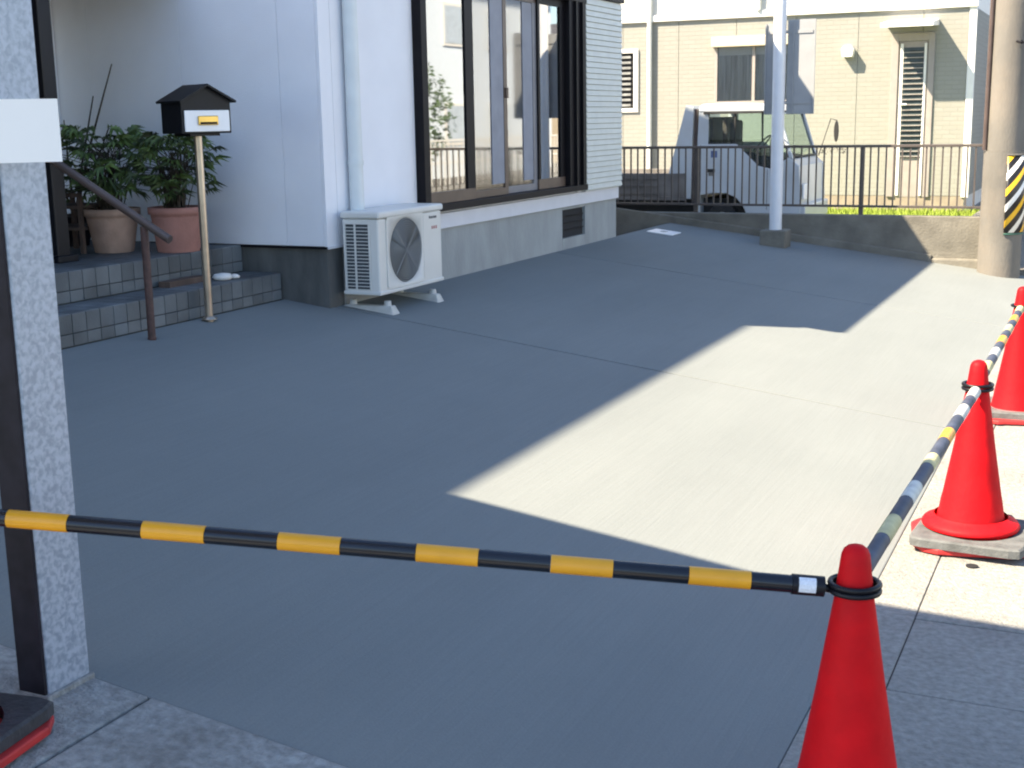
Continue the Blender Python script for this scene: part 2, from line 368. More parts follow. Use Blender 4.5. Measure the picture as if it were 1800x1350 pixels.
# foundation
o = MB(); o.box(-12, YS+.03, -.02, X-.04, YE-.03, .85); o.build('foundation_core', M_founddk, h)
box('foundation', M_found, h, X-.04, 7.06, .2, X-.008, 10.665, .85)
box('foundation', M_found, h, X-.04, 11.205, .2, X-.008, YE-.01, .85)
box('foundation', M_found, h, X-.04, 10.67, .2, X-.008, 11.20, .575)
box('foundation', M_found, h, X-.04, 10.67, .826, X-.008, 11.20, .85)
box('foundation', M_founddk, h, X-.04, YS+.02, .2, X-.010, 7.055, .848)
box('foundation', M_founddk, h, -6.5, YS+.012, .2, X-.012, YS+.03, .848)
box('crawl_vent', M_dark, h, X-.038, 10.68, .577, X-.030, 11.19, .824)
for zz in (.64, .70, .76): box('vent_bar', M_alu, h, X-.028, 10.67, zz, X-.020, 11.20, zz+.008)
# shutter box with slats
sb = box('shutter_box', M_slat, h, X-.002, 11.09, .968, X+.045, 12.022, 2.66)
for k in range(34):
    z = .975+k*.0492
    MB().add([(X+.0455, 11.10, z), (X+.0455, 12.012, z), (X+.060, 12.012, z+.004), (X+.060, 11.10, z+.004), (X+.0455, 11.10, z+.0455), (X+.0455, 12.012, z+.0455), (X+.053, 12.012, z+.0455), (X+.053, 11.10, z+.0455)],
             [(0, 1, 2, 3), (3, 2, 6, 7), (7, 6, 5, 4), (0, 3, 7, 4), (1, 5, 6, 2)]).build('slat', M_slat, sb)
box('shutter_cap', M_alu, h, X-.002, 11.0, 2.665, X+.075, 12.035, 2.70)
# sliding window
wn = box('window_sill', M_alu, h, X-.05, 8.03, .985, X+.075, 11.08, 1.035, bevel=.004)
wf = MB(); wf.box(X-.06, 8.03, 1.036, X+.07, 8.115, 2.62).box(X-.06, 10.70, 1.036, X+.06, 11.085, 2.62).box(X-.06, 8.03, 2.60, X+.07, 11.085, 2.66)
wf = wf.build('window_frame', M_alu, h, bevel=.004)
box('jamb_rib', M_alu, wf, X+.060, 10.80, 1.036, X+.085, 10.83, 2.6)
box('jamb_rib', M_alu, wf, X+.060, 10.95, 1.036, X+.085, 10.98, 2.6)
def sash(y0, y1, xo, m_l, m_r, mb, zt=2.54, wl=.05, wr=.05, zb=1.12, gl=None):
    s = MB().box(xo-.012, y0, 1.036, xo+.012, y1, zb).build('sash', mb, h, bevel=.002)
    box('stile', m_l, s, xo-.013, y0, zb, xo+.013, y0+wl, zt); box('stile', m_r, s, xo-.013, y1-wr, zb, xo+.013, y1, zt)
    box('top_rail', m_l, s, xo-.013, y0, zt, xo+.013, y1, 2.60)
    box('pane', gl or M_glass, s, xo-.002, y0+wl, zb, xo+.002, y1-wr, zt)
    return s
sash(8.116, 8.86, X+.035, M_alu, M_alu, M_alu2, wl=.02, wr=.13)
sash(8.84, 9.50, X+.008, M_inner, M_alu2, M_alu2, wl=.04, wr=.06, zb=1.09, gl=M_glass2)
sash(9.48, 10.15, X-.018, M_alu2, M_inner, M_inner, wl=.02, wr=.09, zb=1.09, gl=M_glass2)
sash(10.13, 10.70, X-.001, M_alu, M_alu, M_alu2, wl=.04, wr=.10)
for a_, b_, c_ in ((9.22, 9.438, X+.0105), (9.87, 10.058, X-.0155)): box('screen_stile', mat('screen_stile_grey', (.27, .28, .32), .6, .08, spec=.3), h, c_, a_, 1.125, c_+.006, b_, 2.535)
box('window_lock', M_alu2, h, X+.022, 9.455, 1.78, X+.038, 9.49, 1.86)
def curtain(name, y0, y1, x, amp, mt, z0=1.06, z1=2.6, n=60, wv=.085):
    b = MB(); v = []; f = []
    for i in range(n+1):
        yy = y0+(y1-y0)*i/n; xx = x+amp*math.sin(2*math.pi*yy/wv)+amp*.4*math.sin(2*math.pi*yy/wv*.37+1)
        v += [(xx, yy, z0), (xx-.004*0, yy, z1)]
    for i in range(n): f.append((2*i, 2*i+2, 2*i+3, 2*i+1))
    b.add(v, f, True); return b.build(name, mt, h)
curtain('lace_curtain', 8.90, 9.33, X-.055, .008, M_curt)
curtain('drape', 9.30, 9.56, X-.052, .012, M_curt2)
curtain('lace_curtain', 9.55, 9.97, X-.062, .008, M_curt)
curtain('drape', 9.95, 10.26, X-.060, .012, M_curt2)
# downpipe
dp = MB().tube([(X+.055, 7.15, 3.3), (X+.055, 7.15, .62)], .046, 20).build('downpipe', M_pvc, h)
for z in (1.35, 2.6): MB().tube([(X+.055, 7.15, z), (X+.055, 7.15, z+.03)], .051, 20).build('pipe_clip', M_pvc, dp)
# roofs (outside the picture; they cast its shadows)
box('eave', M_soff, h, -12.3, 6.90, 3.72, -4.245, 12.82, 3.80)
MB().prism([(-12.3, 3.80), (-4.245, 3.80), (-6.8, 4.7), (-12.3, 4.7)], 'y', 6.90, 12.82).build('roof', M_roof, h)
MB().box(-12, 7.1, 3.81, -7.2, 12.1, 6.2).build('upper_wall', M_wall, h)
MB().prism([(-12.4, 6.2), (-6.8, 6.2), (-6.8, 6.3), (-9.6, 7.4), (-12.4, 6.3)], 'y', 7.0, 12.45).build('upper_roof', M_roof, h)
# entrance wing
en = thing('entrance_porch', 'dark entrance door and black porch column beside the tiled steps', 'porch', (-6.5, 5, .86))
box('porch_wall', M_wall, en, -7.0, 6.62, .862, -6.50, YS-.005, 3.0)
box('door_panel', M_black, en, -6.60, 5.4, .862, -6.50, 6.50, 3.0)
box('door_frame', M_alu, en, -6.62, 6.50, .862, -6.47, 6.615, 3.0)
box('side_wall', M_founddk, en, -6.9, .63, -.02, -6.6, 5.395, 3.0)
MB().box(-7.0, 2.9, 2.55, -5.42, YS-.005, 2.66).build('porch_shade_roof', M_founddk, en)  # unseen roof, added and sized to darken the left end of the side wall
col = box('porch_column', M_black, en, -5.62, 5.66, .86, -5.46, 5.76, 2.549, bevel=.006)
box('column_foot', M_black, col, -5.65, 5.63, .86, -5.43, 5.79, .90, bevel=.006)
MB().box(-12, .4, -.02, -7.01, YS-.01, 6.3).box(-7.0, .4, 3.01, -6.62, YS-.01, 6.3).build('wing_wall', M_wall, en)
MB().prism([(-12.4, 6.3), (-6.6, 6.3), (-6.6, 6.4), (-9.5, 7.3), (-12.4, 6.4)], 'y', .4, 6.99).build('wing_roof', M_roof, en)
# steps of small tiles
st = thing('entrance_steps', 'two low entrance steps of small dark grey tiles up to a porch floor', 'steps', (-5, 5, .5))
Y0 = 3.4
MB().box(-5.10, Y0, .3, -4.805, YS, .678).box(-6.6, Y0, .3, -5.095, YS, .848).build('step_core', M_grout, st)
tl = MB().box(-.0065, -.049, -.049, .0065, .049, .049).build('tile', M_tile, st, bevel=.003, local=True); first = True
def tile(x, y, z, rot=(0, 0, 0), sc=(1, 1, 1)):
    global first
    o = tl if first else tl.copy()
    if not first: COL.objects.link(o); o.name = 'tile'
    first = False; o.parent = st; o.location = Vector((x, y, z))-st.location+Vector((random.uniform(-.001, .001), 0, 0)); o.rotation_euler = rot; o.scale = sc
ny = int((YS-Y0)/.1025)
stones = MB()
for i in range(ny):
    yy = YS-.052-i*.1025
    for (xr, zt, zb) in ((-4.80, .689, .50), (-5.09, .859, .69)):
        tile(xr, yy, zt-.051); tile(xr, yy, zt-.051-.083, sc=(1, 1, .62))
    tile(-4.845, yy, .684, (0, R(90), 0)); tile(-4.947, yy, .684, (0, R(90), 0)) if yy > 4.2 else None
    tile(-5.135, yy, .854, (0, R(90), 0))
gx = MB()
for i in range(14):
    for j in range(ny):
        yy = YS-.052-j*.1025; xx = -5.2375-i*.1025
        gx.box(xx-.049, yy-.049, .849, xx+.049, yy+.049, .860+random.uniform(-.001, .001))
for j in range(ny):
    yy = YS-.052-j*.1025
    gx.box(-5.078, yy-.049, .679, -4.998, yy+.049, .690)
tag(gx.build('floor_tiles', M_tile, st), kind='stuff')
b = MB(); b.lathe([(.001, 0), (.05, .004), (.062, .02), (.05, .038), (.001, .045)], (-4.92, 6.44, .690), 12).lathe([(.001, 0), (.03, .004), (.036, .016), (.02, .026), (.001, .03)], (-4.90, 6.53, .690), 10)
tag(b.build('pale_stone', M_stone), 'small pale stone lying on the lower tiled step near the house corner', 'stone')
tag(MB().box(-5.06, 6.02, .690, -4.98, 6.36, .725).build('wood_offcut', M_wood), 'flat brown piece of wood lying at the back of the lower tiled step', 'wood piece')

# handrail
t = thing('handrail', 'brown metal handrail sloping up from its single post by the steps', 'handrail', (-4.634, 5.43, .51))
MB().tube([(-4.634, 5.43, .495), (-4.634, 5.43, 1.10)], .021, 14).build('post', M_railrust, t)
MB().tube([(-4.47, 5.43, 1.035), (-4.50, 5.43, 1.05), (-6.2, 5.43, 1.98)], .023, 14).build('rail', M_rail, t)
MB().lathe([(.0, 0), (.024, .0), (.024, .008), (0, .008)], (-4.634, 5.43, .505), 14, cap=False).build('foot_collar', M_railrust, t)
# mailbox
t = thing('mailbox', 'small black house-shaped mailbox with white front and brass slot on a thin metal pole', 'mailbox', (-4.71, 6.02, .52), R(-25))
MB().tube([(0, 0, -.02), (0, 0, 1.05)], .023, 16).build('pole', M_pole, t, local=True)
MB().lathe([(.0, 0), (.045, .0), (.045, .006), (.024, .02)], (0, 0, 0), 16, cap=False).build('pole_flange', M_pole, t, local=True)
bx = MB().prism([(-.15, 1.05), (.15, 1.05), (.15, 1.235), (.0, 1.315), (-.15, 1.235)], 'x', -.13, .115).build('box_body', M_boxblk, t, bevel=.004, local=True)
MB().box(.116, -.135, 1.06, .128, .135, 1.175).build('front_flap', M_plate, bx, bevel=.004, local=True)
MB().box(.129, -.06, 1.095, .140, .06, 1.145).build('brass_slot', M_brass, bx, bevel=.004, local=True)
MB().box(.1405, -.05, 1.10, .143, .05, 1.112).build('slot_shadow_gap', M_alu, bx, local=True)
for s_ in (-1, 1):
    MB().prism([(0, 1.318), (s_*.172, 1.226), (s_*.168, 1.214), (0, 1.304)], 'x', -.145, .15).build('roof_half', M_boxblk, t, bevel=.002, local=True)
MB().box(-.10, -.09, 1.036, .09, .09, 1.05).build('bracket', M_boxblk, t, local=True)

# potted palms
def leaf_mesh(seed, L=.11, n=6):
    rnd = random.Random(seed); b = MB()
    for k in range(n):
        a = (k-(n-1)/2)*R(26)+rnd.uniform(-.1, .1); l = L*rnd.uniform(.8, 1.1); wd = .011
        d = Vector((math.cos(a), math.sin(a), 0)); s_ = Vector((-d.y, d.x, 0)); dr_ = -.35*l
        p = [Vector((0, 0, 0)), d*l*.5+s_*wd+Vector((0, 0, .01)), d*l*.5-s_*wd+Vector((0, 0, .01)), d*l+Vector((0, 0, dr_)), d*l*.5+Vector((0, 0, -.004))]
        b.add(p, [(0, 2, 4), (0, 4, 1), (1, 4, 3), (4, 2, 3)], False)
    me_ob = b
    return b
def potted_plant(label, c, rt_, rb, hgt, mt, nl, spread, top, seed, lean=(0, 0)):
    t = thing('potted_plant', label, 'potted plant', c, 0, 'potted plants on the porch floor')
    rnd = random.Random(seed)
    MB().lathe([(rb, 0), (rb*1.03, .01), (rt_*.93, hgt-.06), (rt_*.95, hgt-.045), (rt_*1.03, hgt-.04), (rt_*1.04, hgt), (rt_*.9, hgt), (rt_*.88, hgt-.04), (.01, hgt-.045)], (0, 0, 0), 32, cap=False).build('pot', mt, t, local=True)
    MB().lathe([(.001, hgt-.03), (rt_*.88, hgt-.035)], (0, 0, 0), 20, cap=False).build('soil', M_soil, t, local=True)
    protos = []
    stems = MB()
    for i in range(nl):
        a = rnd.uniform(0, 2*math.pi); r = spread*math.sqrt(rnd.random()); z = hgt+.06+(top-.06)*rnd.random()**.75*(1-.35*(r/spread)**2)
        tip = Vector((r*math.cos(a)+lean[0]*z, r*math.sin(a)+lean[1]*z, z)); root = Vector((rnd.uniform(-.06, .06), rnd.uniform(-.06, .06), hgt-.03))
        mid = root.lerp(tip, .55)+Vector((0, 0, .10)); mid.x = root.x+(tip.x-root.x)*.35; mid.y = root.y+(tip.y-root.y)*.35
        stems.tube([root, mid, tip], [.004, .003, .002], 5)
        if i < 5:
            o = leaf_mesh(seed*10+i, .10+.02*rnd.random(), 6+i % 3).build('leaf', M_leaf, t, local=True); protos.append(o)
        else:
            o = rnd.choice(protos).copy(); COL.objects.link(o); o.name = 'leaf'
        o.location = tip; s_ = rnd.uniform(.75, 1.15); o.scale = (s_,)*3
        o.rotation_euler = (rnd.uniform(-.5, .5), rnd.uniform(-.7, .4), a+rnd.uniform(-.5, .5))
    stems.build('stems', M_stem, t, local=True)
    return t
potted_plant('bushy green palm in a buff terracotta pot, next to the brown rack', (-5.60, 6.28, .861), .165, .115, .265, M_terra, 100, .31, .54, 3, (-.05, -.05))
potted_plant('green palm in a reddish terracotta pot, directly behind the mailbox pole', (-5.22, 6.42, .861), .165, .125, .27, M_terra2, 90, .26, .50, 8)
# rack and bare twigs
t = thing('plant_rack', 'low brown wooden plant rack at the foot of the black porch column', 'rack', (-5.85, 6.25, .861))
for z in (.14, .27): MB().box(-.16, -.14, z, .16, .14, z+.02).build('shelf', M_wood, t, bevel=.003, local=True)
for sx in (-.15, .15):
    for sy in (-.13, .13): MB().box(sx-.012, sy-.012, 0, sx+.012, sy+.012, .36).build('leg', M_wood, t, local=True)
MB().box(-.16, -.14, .34, .16, -.115, .365).build('rail', M_wood, t, local=True)
t = thing('twiggy_plant', 'leafless grey twigs leaning against the pale wall behind the white panel', 'twigs', (-6.15, 6.55, .861))
MB().lathe([(.08, 0), (.11, .2), (.115, .2), (.10, .18)], (0, 0, 0), 20).build('pot', M_black, t, local=True)
for i, (dx, dy, z) in enumerate(((.18, .25, 1.15), (.05, .2, .95), (-.12, .1, .8), (.25, .1, .75), (-.05, -.1, .6))):
    MB().tube([(0, 0, .17), (dx*.45, dy*.4, z*.55), (dx, dy, z)], [.010, .008, .004], 6).build('twig', M_stem, t, local=True)
for i in range(14):
    o = leaf_mesh(60+i, .07, 3).build('leaf', M_leaf, t, local=True); o.location = (random.uniform(-.05, .15), random.uniform(-.1, .1), random.uniform(.3, .75)); o.rotation_euler = (random.random(), random.random(), random.random()*6)

# ------------------------------------------------------------------ air conditioner unit
AX0, AX1, AY0, AY1, AZ0, AZ1 = -4.39, -4.13, 6.97, 7.80, .56, 1.075
t = thing('air_conditioner_unit', 'cream outdoor air conditioner unit with round fan grille on white feet by the downpipe', 'air conditioner', (-4.26, 7.4, .48))
bd = MB().box(AX0, AY0, AZ0, AX1, AY1, AZ1-.045).build('casing', M_ac, t, bevel=.012)
MB().box(AX0-.01, AY0-.01, AZ1-.044, AX1+.012, AY1+.012, AZ1).build('top_cover', M_ac, t, bevel=.014, seg=3)
MB().box(AX0-.004, AY0-.006, AZ0-.002, AX1+.008, AY1+.006, AZ0+.022).build('base_pan', M_ac, t, bevel=.006)
# side inlet opening with fins and bars
box('side_opening', M_acdk, t, AX0+.025, AY0-.0025, AZ0+.035, AX1-.062, AY0+.0, AZ1-.075)
for k in range(19): box('side_bar', M_ac, t, AX0+.022, AY0-.009, AZ0+.05+k*.0215, AX1-.060, AY0-.003, AZ0+.0545+k*.0215)
for xx in (AX0+.018, AX0+.09, AX1-.068): box('side_upright', M_ac, t, xx, AY0-.011, AZ0+.03, xx+.010, AY0-.0025, AZ1-.07)
# fan opening on the front with guard wires
fy, fz, fr_ = 7.30, .812, .205
gp = MB(); 
n = 48; v = []; f = []
for i in range(n):
    a = 2*math.pi*i/n; c_, s_ = math.cos(a), math.sin(a); q = max(abs(c_), abs(s_))
    v += [(AX1+.006, fy+fr_*c_, fz+fr_*s_), (AX1+.006, fy+.235*c_/q, fz+.225*s_/q)]
for i in range(n): j = (i+1) % n; f.append((2*i, 2*i+1, 2*j+1, 2*j))
for i in range(n): v.append((AX1+.0005, v[2*i][1], v[2*i][2]))
for i in range(n): j = (i+1) % n; f.append((2*i, 2*j, 2*n+j, 2*n+i))
gp.add(v, f, True).build('fan_panel', M_ac, t)
v = [(AX1+.001, fy+fr_*math.cos(2*math.pi*i/40), fz+fr_*math.sin(2*math.pi*i/40)) for i in range(40)]
MB().add(v, [tuple(range(40))]).build('fan_opening', M_acdk, t)
for k in range(3):
    a0 = k*2.094+.4; pts = [(AX1+.0025, fy+r_*math.cos(a0+da), fz+r_*math.sin(a0+da)) for r_, da in ((.03, -.3), (.17, -.35), (.18, .1), (.16, .55), (.03, .5))]
    MB().add(pts, [(0, 1, 2, 3, 4)]).build('fan_blade', mat('fan_blade_dark', (.09, .10, .10), .5), t)
gw = MB()
for k in range(1, 15): gw.tube([(AX1+.010, fy+fr_*k/14.5*math.cos(2*math.pi*i/36), fz+fr_*k/14.5*math.sin(2*math.pi*i/36)) for i in range(36)], .0022, 4, True)
for k in range(2): a = math.pi*(k/2+.25); gw.tube([(AX1+.0115, fy-fr_*math.cos(a), fz-fr_*math.sin(a)), (AX1+.0115, fy+fr_*math.cos(a), fz+fr_*math.sin(a))], .002, 4)
gw.build('fan_grille', M_acgr, t)
for yy in (fy-.238, fy+.238): box('front_rib', M_ac, t, AX1, yy-.004, AZ0+.04, AX1+.008, yy+.004, AZ1-.06)
# small dark print and reddish marks on the front
for k in range(6): box('logo_mark', M_acdk, t, AX1, 7.628+k*.018, .985, AX1+.0015, 7.640+k*.018, 1.0+(.004 if k == 0 else 0))
for k in range(3): box('red_mark', mat('red_print', (.35, .12, .12), .5), t, AX1, 7.66+k*.028, .915, AX1+.0015, 7.676+k*.028, .935)
# feet: two plastic blocks with bolts
for yy in (7.07, 7.67):
    z0 = zs(-4.26)
    fb = MB().hexa([(-4.46, yy-.045, zs(-4.44)-.005), (-4.075, yy-.045, zs(-4.075)-.005), (-4.075, yy+.045, zs(-4.075)-.005), (-4.43, yy+.045, zs(-4.44)-.005),
                    (-4.42, yy-.028, z0+.03), (-4.10, yy-.028, z0+.03), (-4.10, yy+.028, z0+.03), (-4.42, yy+.028, z0+.03)]).build('foot_block', M_foot, t, bevel=.006)
    for xx in (-4.39, -4.14): MB().lathe([(.045, -.05), (.036, .0), (.024, .025), (.022, .05)], (xx, yy, z0+.01), 16).build('foot_knob', M_foot, fb)
# pipe duct at its back
MB().tube([(-4.41, 7.86, .75), (-4.39, 7.84, .66)], .02, 10).build('pipe_stub', M_ac, t)

# ------------------------------------------------------------------ steel post and added white panel
t = thing('steel_post', 'square galvanised steel post with mottled zinc surface, standing on the old concrete apron', 'post', (-2.425, 2.35, .22))
pz = zs(-2.42)
MB().box(-2.438, 2.278, pz-.02, -2.352, 2.424, 2.98).build('shaft', M_spangle, t, bevel=.006)
box('side_shade_sheet', mat('side_shade_black', (.014, .013, .019), .6, .3, 20, spec=.2), t, -2.440, 2.268, pz, -2.356, 2.2775, 2.98)  # near-black sheet added to put the shade of this post face into colour
MB().box(-2.446, 2.264, pz-.02, -2.343, 2.432, pz+.008).build('mortar_collar', M_apron, t, bevel=.004)
pl = thing('censor_panel', 'blank white rectangle added for a censoring patch across the galvanised steel post', 'plate', (-2.36, 2.27, 1.7))  # white panel added where a censoring patch covers the post
pd = Vector((.69, .72, 0)).normalized(); pn = Vector((.72, -.69, 0)).normalized(); pc = Vector((-2.32, 2.25, 0))
q = [pc+pd*a+pn*b_ for a, b_ in ((-.13, 0), (-.13, .006), (.134, .006), (.134, 0))]
pm = MB().hexa([(p.x, p.y, 1.541) for p in q]+[(p.x, p.y, 1.683) for p in q])
pm.build('panel', M_plate, pl)
MB().box(-2.352, 2.262, 1.60, -2.335, 2.276, 1.63).build('fixing', M_alu, pl)

# ------------------------------------------------------------------ traffic cones, weights, bars
def cone(label, x, y, z, rz=0, group='red traffic cones closing off the driveway', tilt=(0, 0)):
    t = thing('traffic_cone', label, 'traffic cone', (x, y, z), rz, group)
    t.rotation_euler = (tilt[0], tilt[1], rz)
    MB().lathe([(.142, .022), (.130, .05), (.112, .16), (.106, .19), (.074, .38), (.041, .595), (.0405, .60), (.034, .655), (.0305, .682), (.026, .693), (.018, .700), (.008, .7035), (.0005, .704)], (0, 0, 0), 48, cap=False).build('body', M_cone, t, local=True)
    c = .19; p = []
    for k in range(4):
        for j in (-1, 0, 1):
            a = R(45+90*k+j*14); rr = .19*(1.36 if j == 0 else 1.30); p.append((rr*math.cos(a), rr*math.sin(a)))
    MB().prism(p, 'z', 0, .022).build('base', M_coneb, t, bevel=.005, local=True)
    return t
def weight(label, x, y, z, rz, s=.205, mt=M_rubgrey, hole=.150):
    t = thing('cone_weight', label, 'cone weight', (x, y, z), rz, 'flat weights lying on the cone bases')
    n = 48; b = MB(); v = []; f = []
    for i in range(n):
        a = 2*math.pi*i/n; c_, s_ = math.cos(a), math.sin(a); q = max(abs(c_), abs(s_)); q = q+(1-q)*.0; d = min(s/q, s*1.34)
        v += [(hole*c_, hole*s_, .0), (hole*c_, hole*s_, .034), (d*c_-.008*c_, d*s_-.008*s_, .034), (d*c_, d*s_, .028), (d*c_, d*s_, .0)]
    for i in range(n):
        j = (i+1) % n
        for k in range(5): f.append((i*5+k, i*5+(k+1) % 5, j*5+(k+1) % 5, j*5+k))
    b.add(v, f).build('slab', mt, t, local=True)
    h_ = MB().tube([(.12, s+.0, .018), (.10, s+.05, .02), (-.10, s+.05, .02), (-.12, s, .018)], .011, 8).build('carry_handle', M_rub, t, local=True)
    return t
def bar(label, P1, P2, bounds, mats, r=.0195, ringr=.052, ends=(1, 1)):
    P1, P2 = Vector(P1), Vector(P2); L_ = (P2-P1).length; d = (P2-P1)/L_
    t = thing('cone_bar', label, 'cone bar', P1, 0, 'striped bars hooked between the cones')
    t['group'] = 'striped bars hooked between the cones'
    for a, b_, mm in zip(bounds[:-1], bounds[1:], mats):
        rr = r*(1.035 if mm in (M_bary, M_barfy, M_barfw) else 1.0)
        MB().tube([P1+d*(a+.0005), P1+d*(b_-.0005)], rr, 20).build('stripe', mm, t)
    for P, s_, e in ((P1, 1, ends[0]), (P2, -1, ends[1])):
        if not e: continue
        hd = Vector((d.x, d.y, 0)).normalized()*s_
        c = P
        MB().tube([c+Vector((ringr*math.cos(2*math.pi*i/28), ringr*math.sin(2*math.pi*i/28), 0)) for i in range(28)], .0068, 8, True).build('ring', M_black, t)
        st_ = P+hd*ringr
        MB().tube([st_, st_+hd*.012+Vector((0, 0, .003)), P+d*s_*(ringr+.035)], [.009, .009, .014], 10).build('hook', M_black, t)
    return t
cone('large red traffic cone in the right foreground holding the front bar and its neighbour', -.468, 2.753, .004, .2)
c2 = cone('red traffic cone on the sunlit gutter behind the foreground cone, sitting in a grey weight', -.44, 5.09, .004, R(10))
MB().lathe([(.135, .075), (.150, .062), (.172, .052), (.180, .040), (.176, .030), (.150, .028)], (0, 0, .03), 48, cap=False).build('flared_rim', M_cone, c2, local=True)
weight('grey dusty square weight under the sunlit cone with the wide red rim', -.425, 5.06, .026, R(-4))
cone('red traffic cone farthest along the street, cut by the right edge of the photo', -.435, 7.36, .004, R(15))
weight('grey square weight under the farthest cone, cut by the right edge', -.42, 7.38, .026, 0)
lz = zs(-2.5)
c4 = cone('red cone at the lower left corner beside the galvanised post, only its base in view', -2.407, 1.983, zs(-2.4)-.008, R(8))
weight('black square rubber weight at the lower left corner at the foot of the steel post', -2.42, 1.975, zs(-2.42)+.013, R(188), mt=M_rub, hole=.162)
B1 = [.06, .221, .360, .528, .670, .834, .974, 1.142, 1.280, 1.439, 1.576, 1.741, 1.876, 1.965]
b1 = bar('yellow and black bar hung across the front between the left and foreground cones', (-2.42, 1.995, .780), (-.468, 2.753, .606), B1, [M_barblk, M_bary]*7, ends=(1, 1))
P1, P2 = Vector((-2.42, 1.995, .780)), Vector((-.468, 2.753, .606)); d = (P2-P1).normalized()
MB().tube([P1+d*1.965, P1+d*2.035], .0225, 20).build('end_cap', M_black, b1)
sd = d.cross(Vector((0, 0, 1))).normalized(); upv = sd.cross(d)
v = []
for i in range(5):
    a = R(-25+i*22); n_ = sd*math.cos(a)+upv*math.sin(a)
    v += [P1+d*1.978+n_*.0232, P1+d*2.015+n_*.0232]
MB().add(v, [(2*i, 2*i+1, 2*i+3, 2*i+2) for i in range(4)]).build('sticker', M_sticker, b1)
L2 = 2.34
B2 = [t_*2.3+.02 for t_ in (.03, .135, .207, .287, .357, .45, .503, .6, .66, .754, .83, .905, .975)]
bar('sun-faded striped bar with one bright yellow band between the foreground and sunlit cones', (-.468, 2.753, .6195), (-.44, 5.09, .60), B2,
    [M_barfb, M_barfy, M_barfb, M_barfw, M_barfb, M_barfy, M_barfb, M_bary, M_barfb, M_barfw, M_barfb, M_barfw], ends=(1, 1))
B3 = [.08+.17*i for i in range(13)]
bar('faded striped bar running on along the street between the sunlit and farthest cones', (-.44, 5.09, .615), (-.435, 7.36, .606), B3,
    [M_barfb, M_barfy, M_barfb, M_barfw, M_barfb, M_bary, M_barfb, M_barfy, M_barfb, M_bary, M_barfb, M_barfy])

# ------------------------------------------------------------------ retaining wall and fence
WY = 13.80
t = thing('retaining_wall', 'low dark concrete retaining wall closing the far end of the driveway', 'wall', (-3, WY, 0))
MB().box(-9, WY, -.02, -1.22, WY+.14, .585).build('wall_body', M_fwall, t, bevel=.008)
MB().wedge(-9, WY-.05, -1.7, WY-.002, -.02, lambda x, y: zs(x)+.075).build('footing', M_fwall, t, bevel=.01)
MB().box(-1.70, WY-.05, -.02, -1.22, WY-.002, .17).build('footing', M_fwall, t, bevel=.02)
MB().box(-1.36, WY+.145, -.02, -1.22, 22, .585).build('side_wall', M_fwall, t, bevel=.008)
t = thing('metal_fence', 'brown metal railing with thin balusters on top of the retaining wall', 'fence', (-3, WY+.07, .585))
FY = WY+.05
MB().box(-9, FY-.018, 1.272, -1.20, FY+.018, 1.30).build('top_rail', M_fence, t, bevel=.004)
MB().box(-9, FY-.014, .664, -1.20, FY+.014, .688).build('bottom_rail', M_fence, t, bevel=.003)
for px_ in (-7.73, -5.97, -4.205, -2.44): MB().box(px_-.022, FY+.019, .56, px_+.022, FY+.055, 1.29).build('post', M_fence, t, bevel=.003)
b0 = None
x = -6.2
while x < -1.22:
    if b0 is None: b0 = MB().box(-.0075, -.007, 0, .0075, .007, .584).build('baluster', M_fence, t, local=True); o = b0
    else: o = b0.copy(); COL.objects.link(o)
    o.location = (x+3, FY-(WY+.07), .688-.585); x += .0785
MB().box(-1.236, FY-.018, .6, -1.205, FY+.018, 1.30).build('end_post', M_fence, t)
t = thing('dry_leaf_clump', 'small dark dry plant tangle hanging on the fence rail right of the truck', 'plant', (-2.75, FY, 1.25))
b = MB()
for i in range(34):
    c = Vector((random.uniform(-.12, .14), random.uniform(-.02, .02), random.gauss(.0, .018))); a = random.uniform(0, 6.28); l = random.uniform(.015, .035)
    d_ = Vector((math.cos(a), 0, math.sin(a)*.6)); s_ = Vector((0, 1, .3)).normalized()*.012
    b.add([c-d_*l, c+s_, c+d_*l, c-s_], [(0, 1, 2, 3)])
b.build('leaves', M_stem, t, local=True)

# ------------------------------------------------------------------ white sign pole with two boards, seen from behind
t = thing('sign_pole', 'white round steel pole in a square concrete block holding a tall board', 'sign pole', (-3.16, 13.2, .32))
MB().box(-3.29, 13.06, .28, -3.03, 13.32, .475).build('footing_block', M_fwall, t, bevel=.012)
MB().tube([(-3.162, 13.2, .47), (-3.162, 13.2, 4.2)], .062, 28).build('pole', M_signpole, t)
b = MB().box(-3.325, 13.27, 1.62, -3.165, 13.285, 2.50).build('board', M_board, t, bevel=.002)
b = MB().box(-3.10, 13.27, 1.62, -2.825, 13.285, 2.53).build('board', M_board, t, bevel=.002)
for z in (1.72, 2.4): MB().box(-3.30, 13.262, z, -2.85, 13.269, z+.03).build('crossbar', M_board, t)
for xx in (-3.32, -3.045, -2.835): MB().box(xx, 13.255, 1.63, xx+.012, 13.269, 2.5).build('edge_return', M_board, t)

# ------------------------------------------------------------------ utility pole
t = thing('utility_pole', 'pale concrete utility pole with black, yellow and white striped guard beside the pavement', 'utility pole', (-1.045, 13.6, 0))
MB().lathe([(.200, -.02), (.197, .5), (.192, 1.24)], (-1.045, 13.6, 0), 40).build('lower_sleeve', M_util, t)
MB().lathe([(.176, 0), (.135, 9.0)], (-1.045, 13.6, 1.241), 40).build('shaft', M_util, t)
